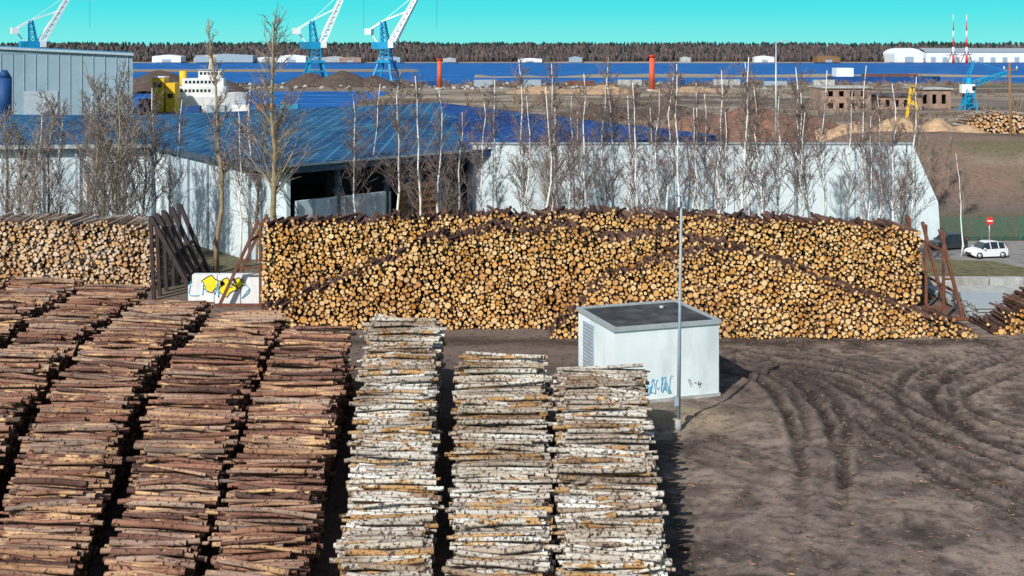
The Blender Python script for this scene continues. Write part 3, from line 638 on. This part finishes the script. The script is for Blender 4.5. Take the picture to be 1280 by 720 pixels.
# ------------------------------------------------------------------ cranes
def lattice(b, p, q, w0, w1, n, t, m):
    p, q = Vector(p), Vector(q); d = (q-p).normalized(); ref = Vector((0, 1, 0)) if abs(d.y) < .9 else Vector((1, 0, 0)); u = d.cross(ref).normalized(); v = d.cross(u)
    R_ = []
    for i in range(n+1):
        f = i/n; c = p.lerp(q, f); w_ = (w0+(w1-w0)*f)/2; R_.append([c+(u*a+v*e)*w_ for a, e in ((-1, -1), (1, -1), (1, 1), (-1, 1))])
    for i in range(n):
        for j in range(4):
            b.beam(R_[i][j], R_[i+1][j], t, m); b.beam(R_[i][j], R_[i+1][(j+1) % 4], t*.6, m); b.beam(R_[i][j], R_[i][(j+1) % 4], t*.7, m)
def crane(loc, rz, sc, boom=68):
    b = MB()
    for x in (-5, 5):
        for y in (-5, 5): b.beam((x, y, 0), (x*.5, y*.5, 9), .9, 'cyan'); b.box(x, y, .5, 2.4, 1.2, 1, 'navy')
    for y in (-5, 5): b.beam((-5, y, 1.2), (5, y, 1.2), .8, 'cyan'); b.beam((-3.6, y*.7, 5.5), (3.6, y*.7, 5.5), .6, 'cyan')
    for x in (-5, 5): b.beam((x, -5, 1.2), (x, 5, 1.2), .8, 'cyan')
    b.box(0, 0, 9.4, 7, 7, 1, 'cyan'); lattice(b, (0, 0, 9.9), (0, 0, 15), 4.2, 3.6, 3, .45, 'cyan')
    b.box(-1.5, 0, 16.4, 9, 4.4, 3, 'cyan'); b.box(3.2, -1.6, 16.8, 2.4, 2.2, 2.8, 'cranewhite'); b.box(4.45, -1.6, 17.2, .1, 1.9, 1.4, 'glass')
    lattice(b, (-.5, 0, 17.9), (-1.5, 0, 27), 3, 1.5, 4, .45, 'cyan')
    a = math.radians(boom); tip = (2.5+26*math.cos(a), 0, 17+26*math.sin(a)); lattice(b, (2.5, 0, 17), tip, 2.4, 1.2, 9, .65, 'cranewhite')
    b.beam((-1.5, 0, 27), (tip[0]*.6, 0, 17+(tip[2]-17)*.62), .6, 'cranewhite'); b.beam((-1.5, 0, 27), (-8, 0, 23), .9, 'cranewhite'); b.beam((-8, 0, 23), (-4, 0, 17.5), .6, 'cranewhite')
    b.box(-8, 0, 22.4, 3, 3, 2.6, 'cranewhite')
    jt = (tip[0]+8, 0, tip[2]-3); lattice(b, tip, jt, 1.2, .8, 3, .4, 'cranewhite'); b.beam((-1.5, 0, 27), tip, .2, 'cranewhite')
    b.beam(jt, (jt[0], 0, 24), .1, 'rustdark')
    b.obj('harbour_crane', loc, rz, sc)
crane((-82, 500, 0), .35, .98, 66); crane((-53.5, 510, 0), -.3, .98, 60); crane((-207, 520, 0), .6, 1.0, 60)
b = MB()
b.cyl((0, 0, 0), (0, 0, 8), .9, 'cyan', .6); lattice(b, (0, 0, 0), (0, 0, 6), 3, 1.4, 3, .25, 'cyan'); b.box(-.4, 0, 5.5, 3, 1.8, 2, 'cranewhite'); b.box(.8, -.95, 5.6, .8, .1, 1, 'glass')
lattice(b, (.4, 0, 6.5), (9.2, 0, 9.4), 1.2, .6, 6, .22, 'cyan'); b.beam((0, 0, 8), (1.2, 0, 12), .35, 'cyan'); b.beam((1.2, 0, 12), (9.2, 0, 9.4), .15, 'cyan'); b.beam((1.2, 0, 12), (-1.6, 0, 6.8), .15, 'cyan'); b.beam((0, 0, 4), (-2.8, 0, 0), .4, 'cyan')
b.obj('loading_crane', (107, 281, 0))
b = MB(); b.cyl((0, 0, 0), (0, 0, 10.7), .9, 'orange', .8); b.cyl((0, 0, 10.7), (0, 0, 11.2), 1.1, 'red'); b.cyl((0, 0, 0), (0, 0, .8), 1.6, 'concrete')
me = b.mesh('channel_beacon'); place(me, 'channel_beacon', (-26, 430, 0)); place(me, 'channel_beacon', (47.7, 409, 0), 0, 1.12)
b = MB(); b.beam((-1.2, 0, 0), (-.2, 0, 7), .5, 'yellow'); b.beam((1.2, 0, 0), (.2, 0, 7), .5, 'yellow'); b.beam((-.7, 0, 3.4), (.7, 0, 3.4), .35, 'yellow'); b.box(0, 0, 7, 1, 1, .5, 'yellow'); b.beam((0, 0, 6.8), (-.3, -2, 3), .3, 'yellow'); b.obj('yellow_loader_frame', (84, 252, 0))
for X, nm in ((434, 0), (447, 1)):
    b = MB()
    for k in range(6): b.cyl((X, 1180, k*8), (X, 1180, k*8+8), 1.3-k*.17, 'red' if k % 2 == 0 else 'cranewhite', 1.15-k*.17, 8)
    for dx in (-6, 6): b.beam((X+dx, 1180, 0), (X, 1180, 14), .6, 'rust')
    b.beam((X-6, 1180, 8), (X+6, 1180, 9), .7, 'rust'); b.obj('radio_mast')
def hangar(X, Y, w, d, h, m='white', arch=True):
    b = MB(); n = 12; pr = [(-w/2, 0), (-w/2, h*.55)]+[(-w/2*math.cos(math.pi*i/n), h*.55+h*.45*math.sin(math.pi*i/n)) for i in range(1, n)]+[(w/2, h*.55), (w/2, 0)]
    if not arch: pr = [(-w/2, 0), (-w/2, h*.8), (0, h), (w/2, h*.8), (w/2, 0)]
    k = len(pr); vs = [(X+p[0], Y, p[1]) for p in pr]+[(X+p[0], Y+d, p[1]) for p in pr]
    b.add(vs, [tuple(range(k)), tuple(range(k, 2*k))[::-1]]+[(i, i+k, i+k+1, i+1) for i in range(k-1)], m); b.box(X, Y-.1, h*.2, w*.3, .3, h*.4, 'steelgrey'); b.obj('distant_warehouse')
hangar(412, 1245, 30, 40, 15)
b = MB(); b.box(505, 1262, 5.5, 150, 34, 11, 'white'); b.slab([(429, 1244, 11.3), (581, 1244, 11.3), (581, 1262, 15), (429, 1262, 15)], .4, 'galv'); b.slab([(429, 1262, 15), (581, 1262, 15), (581, 1281, 11.3), (429, 1281, 11.3)], .4, 'galv')
for i in range(12): b.box(437+i*12.4, 1244.9, 3, 5, .3, 5, 'steelgrey')
b.obj('distant_warehouse')
hangar(-300, 1250, 60, 20, 9, 'steelgrey', False); hangar(-230, 1250, 30, 20, 8, 'white', False); hangar(-360, 1250, 30, 20, 8, 'white', False); hangar(330, 1250, 24, 20, 7, 'wood', False)
rr = random.Random(31)
for i in range(14):
    w_ = rr.uniform(10, 26); hangar(rr.uniform(-420, 400), 1250+rr.uniform(0, 12), w_, 14, rr.uniform(4, 7), rr.choice(('white', 'concrete', 'brick', 'steelgrey')), False)
# quay sheds, barge and moored boats
b = MB()
for i in range(9):
    x = -30+i*19; b.box(x, 470, 1.2, rr.uniform(5, 11), 3, rr.uniform(1.6, 3), rr.choice(('steelgrey', 'rust', 'navy', 'concrete')))
b.obj('quay_containers')
b = MB(); b.slab([(150, 560, 1.6), (196, 560, 1.6), (202, 566, 1.6), (196, 572, 1.6), (150, 572, 1.6)], 2.6, 'navy'); b.box(156, 566, 3.6, 8, 8, 4, 'white'); b.box(178, 566, 2.2, 24, 8, 1.2, 'rust'); b.obj('barge')

# ------------------------------------------------------------------ ship
root = empty('ship', (-76, 292, .4), math.radians(4), 1.1)
b = MB(); prof_ = [(-9, 1.6), (-8.6, 2.4), (4, 2.4), (8, 1.4), (10.5, 0)]
top_ = [(x, -w_, 2.6+(.9 if x > 6 else 0)) for x, w_ in prof_]+[(x, w_, 2.6+(.9 if x > 6 else 0)) for x, w_ in reversed(prof_[:-1])]
bot_ = [(x*.92, y*.8, -1.2) for x, y, z in top_]; k = len(top_)
b.add(top_+bot_, [tuple(range(k))]+[(i, i+k, (i+1) % k+k, (i+1) % k) for i in range(k)], 'white'); b.obj('hull', parent=root)
b = MB(); b.box(0, 0, 3.7, 12, 4, 2.2, 'white'); b.box(1, 0, 5.7, 9, 3.6, 1.8, 'white'); b.box(2.5, 0, 7.5, 5, 3.2, 1.8, 'white'); b.box(2.5, 0, 8.5, 5.6, 3.6, .2, 'steelgrey')
for z, n_, x0 in ((3.9, 10, -5.2), (5.8, 8, -2.6), (7.7, 6, .6)):
    for i in range(n_): b.box(x0+i*.85, -1.63 if z > 7 else (-1.83 if z > 5 else -2.03), z, .5, .06, .6, 'glass')
b.obj('superstructure', parent=root)
b = MB(); b.beam((2.5, 0, 8.6), (2.5, 0, 13), .3, 'yellow'); b.beam((1.2, 0, 11.5), (3.8, 0, 11.5), .2, 'yellow'); b.beam((2, 0, 8.6), (2.5, 0, 12), .15, 'cranewhite'); b.cyl((-3.6, 0, 5), (-3.6, 0, 8.2), .8, 'yellow'); b.obj('mast_and_funnel', parent=root)
b = MB(); b.box(-83.2, 284, 4, 2.8, 4, 8, 'yellow'); b.box(-80.3, 284, 3.4, 2.2, 4, 6.8, 'yellow'); b.box(-83.2, 281.9, 6.4, 1.6, .2, 1.2, 'glass'); b.box(-80.3, 281.9, 3.8, 1.2, .2, 1, 'glass'); b.box(-83.2, 284, 8.15, 3.2, 4.4, .25, 'cranewhite')
b.box(-86.6, 284, 1.5, 2, 4, 3, 'navy'); b.obj('yellow_port_cabin')
b = MB()
for i in range(5): b.box(-70+i*5, 262+i*2, 1.2, 4, 2, 2.4, ('navy', 'steelgrey', 'white', 'rust', 'cyan')[i])
b.obj('shipping_containers')

# ------------------------------------------------------------------ ruined brick building
def ruin(X0, X1, Y, h, nw, roofm='concrete', storeys=1):
    b = MB(); w_ = X1-X0; sh_ = h/storeys
    for s_ in range(storeys):
        z0 = s_*sh_; b.box((X0+X1)/2, Y, z0+sh_*.15, w_, .5, sh_*.3, 'brick'); b.box((X0+X1)/2, Y, z0+sh_*.88, w_, .5, sh_*.24, 'brick'); pw = w_/(nw*2+1)
        for i in range(nw+1): b.box(X0+pw*(2*i+.5), Y, z0+sh_*.53, pw*1.05, .5, sh_*.46, 'brick')
    for x in (X0, X1): b.box(x, Y+5.3, h/2, .5, 10, h, 'brick')
    b.box((X0+X1)/2, Y+10.3, h/2, w_, .5, h, 'brick'); b.box((X0+X1)/2, Y+5, h+.15, w_+.8, 11.4, .35, roofm); b.box((X0+X1)/2, Y+5, .1, w_, 9, .2, 'dark')
    b.obj('ruined_brick_building')
ruin(72.7, 84, 281, 5.6, 4, 'concrete', 2); ruin(85, 97, 284, 3.6, 5, 'bitumen'); ruin(98, 106, 290, 5, 3, 'concrete')

# ------------------------------------------------------------------ right side
b = MB(); b.slab([(25.5, 76, .05), (70, 76, .05), (70, 93, .05), (33.6, 93, .05), (27, 90, .05)], .04, 'asphalt'); b.obj('road')
b = MB(); b.slab([(26.4, 77.5, .17), (36, 77.5, .17), (33.5, 83.5, .17), (28.5, 84.5, .17)], .15, 'grasspatch', 'concrete')
b.obj('grass_verge')
b = MB(); b.slab([(25.6, 69.6, .3), (60, 71.5, .3), (60, 74.6, .3), (25.6, 74.2, .3)], .3, 'concrete')
for i in range(16): b.box(26.6+i*2.2, 75.4, .3, 2.1, .5, .6, 'concrete')
b.obj('concrete_kerb')
b = MB()
for lay in range(5):
    for k in range(9): b.box(27.6+rt.uniform(-.12, .12), 65.4+k*.42, .14+lay*.19, 4.6, .36, .13, 'galv')
    if lay < 4:
        for x in (25.8, 27.6, 29.4): b.box(x, 67.1, .235+lay*.19, .12, 3.6, .055, 'wood')
b.obj('metal_sheet_stack')
b = MB()
for i in range(22):
    x = 33.6+i*1.5; b.box(x, 93.5, .95, .07, .07, 1.9, 'greengrey')
for z in [.12+i*.2 for i in range(9)]: b.box(49.4, 93.5, z, 31.6, .03, .03, 'greengrey')
for i in range(220): b.box(33.6+i*.144, 93.46, .95, .018, .018, 1.8, 'greengrey')
b.obj('mesh_fence')
b = MB(); b.cyl((36.2, 91, 0), (36.2, 91, 2.1), .04, 'galv'); b.tube([(36.2, 90.95, 1.9), (36.2, 90.9, 1.9)], [.3, .3], 24, 'red', True, False); b.box(36.2, 90.88, 1.9, .4, .02, .1, 'white'); b.obj('no_entry_sign')
def car(name, paint_, loc, rz):
    root = empty(name, loc, rz, 1/S)
    st = [(-1.9, .70, .72, .42, .72, .74, .66), (-1.8, .80, .83, .24, .86, .92, .66), (-1.45, .84, .86, .2, .92, 1.42, .60), (-.8, .84, .87, .2, .92, 1.52, .62), (0, .84, .87, .2, .9, 1.53, .62), (.45, .84, .87, .2, .9, 1.45, .6), (1.0, .84, .86, .2, .88, .95, .68), (1.6, .8, .82, .24, .78, .82, .66), (1.9, .68, .7, .4, .62, .64, .56)]
    b = MB(); vs = []
    for x, wb, wl, zb, zl, zr, wr in st: vs += [(x, -wb, zb), (x, -wl, zl), (x, -wr, zr), (x, wr, zr), (x, wl, zl), (x, wb, zb)]
    body = []; glass = []
    for i in range(len(st)-1):
        for j in range(6):
            f = (i*6+j, i*6+(j+1) % 6, (i+1)*6+(j+1) % 6, (i+1)*6+j)
            if j in (1, 3) and 2 <= i <= 5: glass.append(f)
            elif j == 2 and i in (1, 5): glass.append(f)
            else: body.append(f)
    body += [tuple(range(6)), tuple(range((len(st)-1)*6, len(st)*6))]; b.add(vs, body, paint_, False); b.add(vs, glass, 'glass'); b.obj('body', parent=root)
    b = MB()
    for x in (-.78, .05):
        for s_ in (-1, 1): b.beam((x, s_*.875, .92), (x, s_*.63, 1.5), .07, paint_)
    for s_ in (-1, 1): b.box(.75, s_*.97, .98, .14, .18, .12, paint_); b.box(1.78, s_*.58, .62, .16, .3, .14, 'cranewhite'); b.box(-1.84, s_*.62, .85, .1, .16, .34, 'red')
    b.box(1.9, 0, .45, .06, .9, .16, 'tyre'); b.box(-1.9, 0, .55, .04, .45, .12, 'cranewhite'); b.obj('trim', parent=root)
    b = MB()
    for x in (-1.22, 1.22):
        for s_ in (-1, 1): b.cyl((x, s_*.66, .31), (x, s_*.88, .31), .31, 'tyre', n=20); b.cyl((x, s_*.87, .31), (x, s_*.895, .31), .2, 'galv', n=12)
    b.obj('wheels', parent=root)
car('parked_car', 'carwhite', (33.9, 85.8, .05), math.radians(192)); car('parked_car', 'cardark', (32.4, 89.3, .05), math.radians(200))
b = MB(); b.tube([(62.4, 150, 0), (62.2, 150, 13.2)], [.22, .15], 8, 'wood'); b.beam((61.4, 150, 12.3), (63.2, 150, 12.3), .14, 'wood'); b.cyl((61.5, 150, 12.3), (61.5, 150, 12.7), .08, 'white'); b.cyl((63.1, 150, 12.3), (63.1, 150, 12.7), .08, 'white'); b.obj('utility_pole')
b = MB(); b.tube([(33, 150, 0), (33, 150, 15.8)], [.16, .08], 8, 'galv'); b.beam((33, 150, 15.7), (34, 150, 15.9), .1, 'galv'); b.box(34.2, 150, 15.9, .7, .3, .12, 'steelgrey'); b.obj('street_lamp')

# ------------------------------------------------------------------ bark litter on the yard
K = 2600; bx = RNG.uniform(5, 32, K); by = RNG.uniform(27, 62, K); keep = ~((bx < 10) & (by > 49) & (by < 56)); bx, by = bx[keep], by[keep]; K = len(bx)
an = RNG.uniform(0, 6.28, K); Ls = RNG.gamma(2., .045, K)+.04
ix = np.searchsorted(xs, bx).clip(0, nx-1); iy = np.searchsorted(ys, by).clip(0, ny-1); zz = Z[iy, ix]+.015
logs_obj('bark_litter', np.stack([bx, by, zz], 1), np.stack([np.cos(an), np.sin(an), RNG.normal(0, .05, K)], 1), Ls, RNG.uniform(.008, .022, K), RNG.random((K, 2)), ['bark_pine', 'end_row'], n=4, bend=.01)

# ------------------------------------------------------------------ scale to metres
for o in list(scene.objects):
    if o.parent is None: o.location = o.location*S; o.scale = o.scale*S

# ------------------------------------------------------------------ light, sky, camera
EL = math.radians(38); AZ = math.radians(211)
sd = Vector((math.sin(AZ)*math.cos(EL), math.cos(AZ)*math.cos(EL), math.sin(EL)))
sun = bpy.data.lights.new('sun', 'SUN'); sun.energy = 4.7; sun.angle = math.radians(.5); sun.color = (1, .96, .88)
so = bpy.data.objects.new('sun', sun); so.rotation_euler = (-sd).to_track_quat('-Z', 'Y').to_euler(); COL.objects.link(so)
W = bpy.data.worlds.new('World'); scene.world = W; W.use_nodes = True; nt = W.node_tree; bg = nt.nodes['Background']
sky = N(nt, 'ShaderNodeTexSky', sky_type='NISHITA'); sky.sun_disc = False; sky.sun_elevation = EL; sky.sun_rotation = AZ
tc = N(nt, 'ShaderNodeTexCoord'); sp = N(nt, 'ShaderNodeSeparateXYZ'); nt.links.new(tc.outputs['Generated'], sp.inputs[0])
mr = N(nt, 'ShaderNodeMapRange'); mr.inputs[1].default_value = .03; mr.inputs[2].default_value = .2; mr.inputs[3].default_value = 1; mr.inputs[4].default_value = 0; nt.links.new(sp.outputs[2], mr.inputs[0])
hz = N(nt, 'ShaderNodeMapRange'); hz.inputs[1].default_value = .008; hz.inputs[2].default_value = .045; nt.links.new(sp.outputs[2], hz.inputs[0])
hc = mixc(nt, (1.9, 8.0, 7.7), (.15, 7.2, 7.9), hz.outputs[0])
o = mixc(nt, sky.outputs[0], hc, mr.outputs[0]); nt.links.new(o, bg.inputs[0]); bg.inputs[1].default_value = .105
cam = bpy.data.cameras.new('camera'); cam.sensor_width = 36; cam.lens = 1500/1280*36; cam.shift_y = -300/1280; cam.clip_end = 12000; cam.clip_start = .5
co = bpy.data.objects.new('camera', cam); co.location = (0, 0, 15*S); co.rotation_euler = (math.radians(90), 0, 0); COL.objects.link(co); scene.camera = co
scene.view_settings.view_transform = 'Standard'; scene.view_settings.look = 'None'; scene.view_settings.exposure = 0
print('verts', sum(len(m.vertices) for m in bpy.data.meshes))
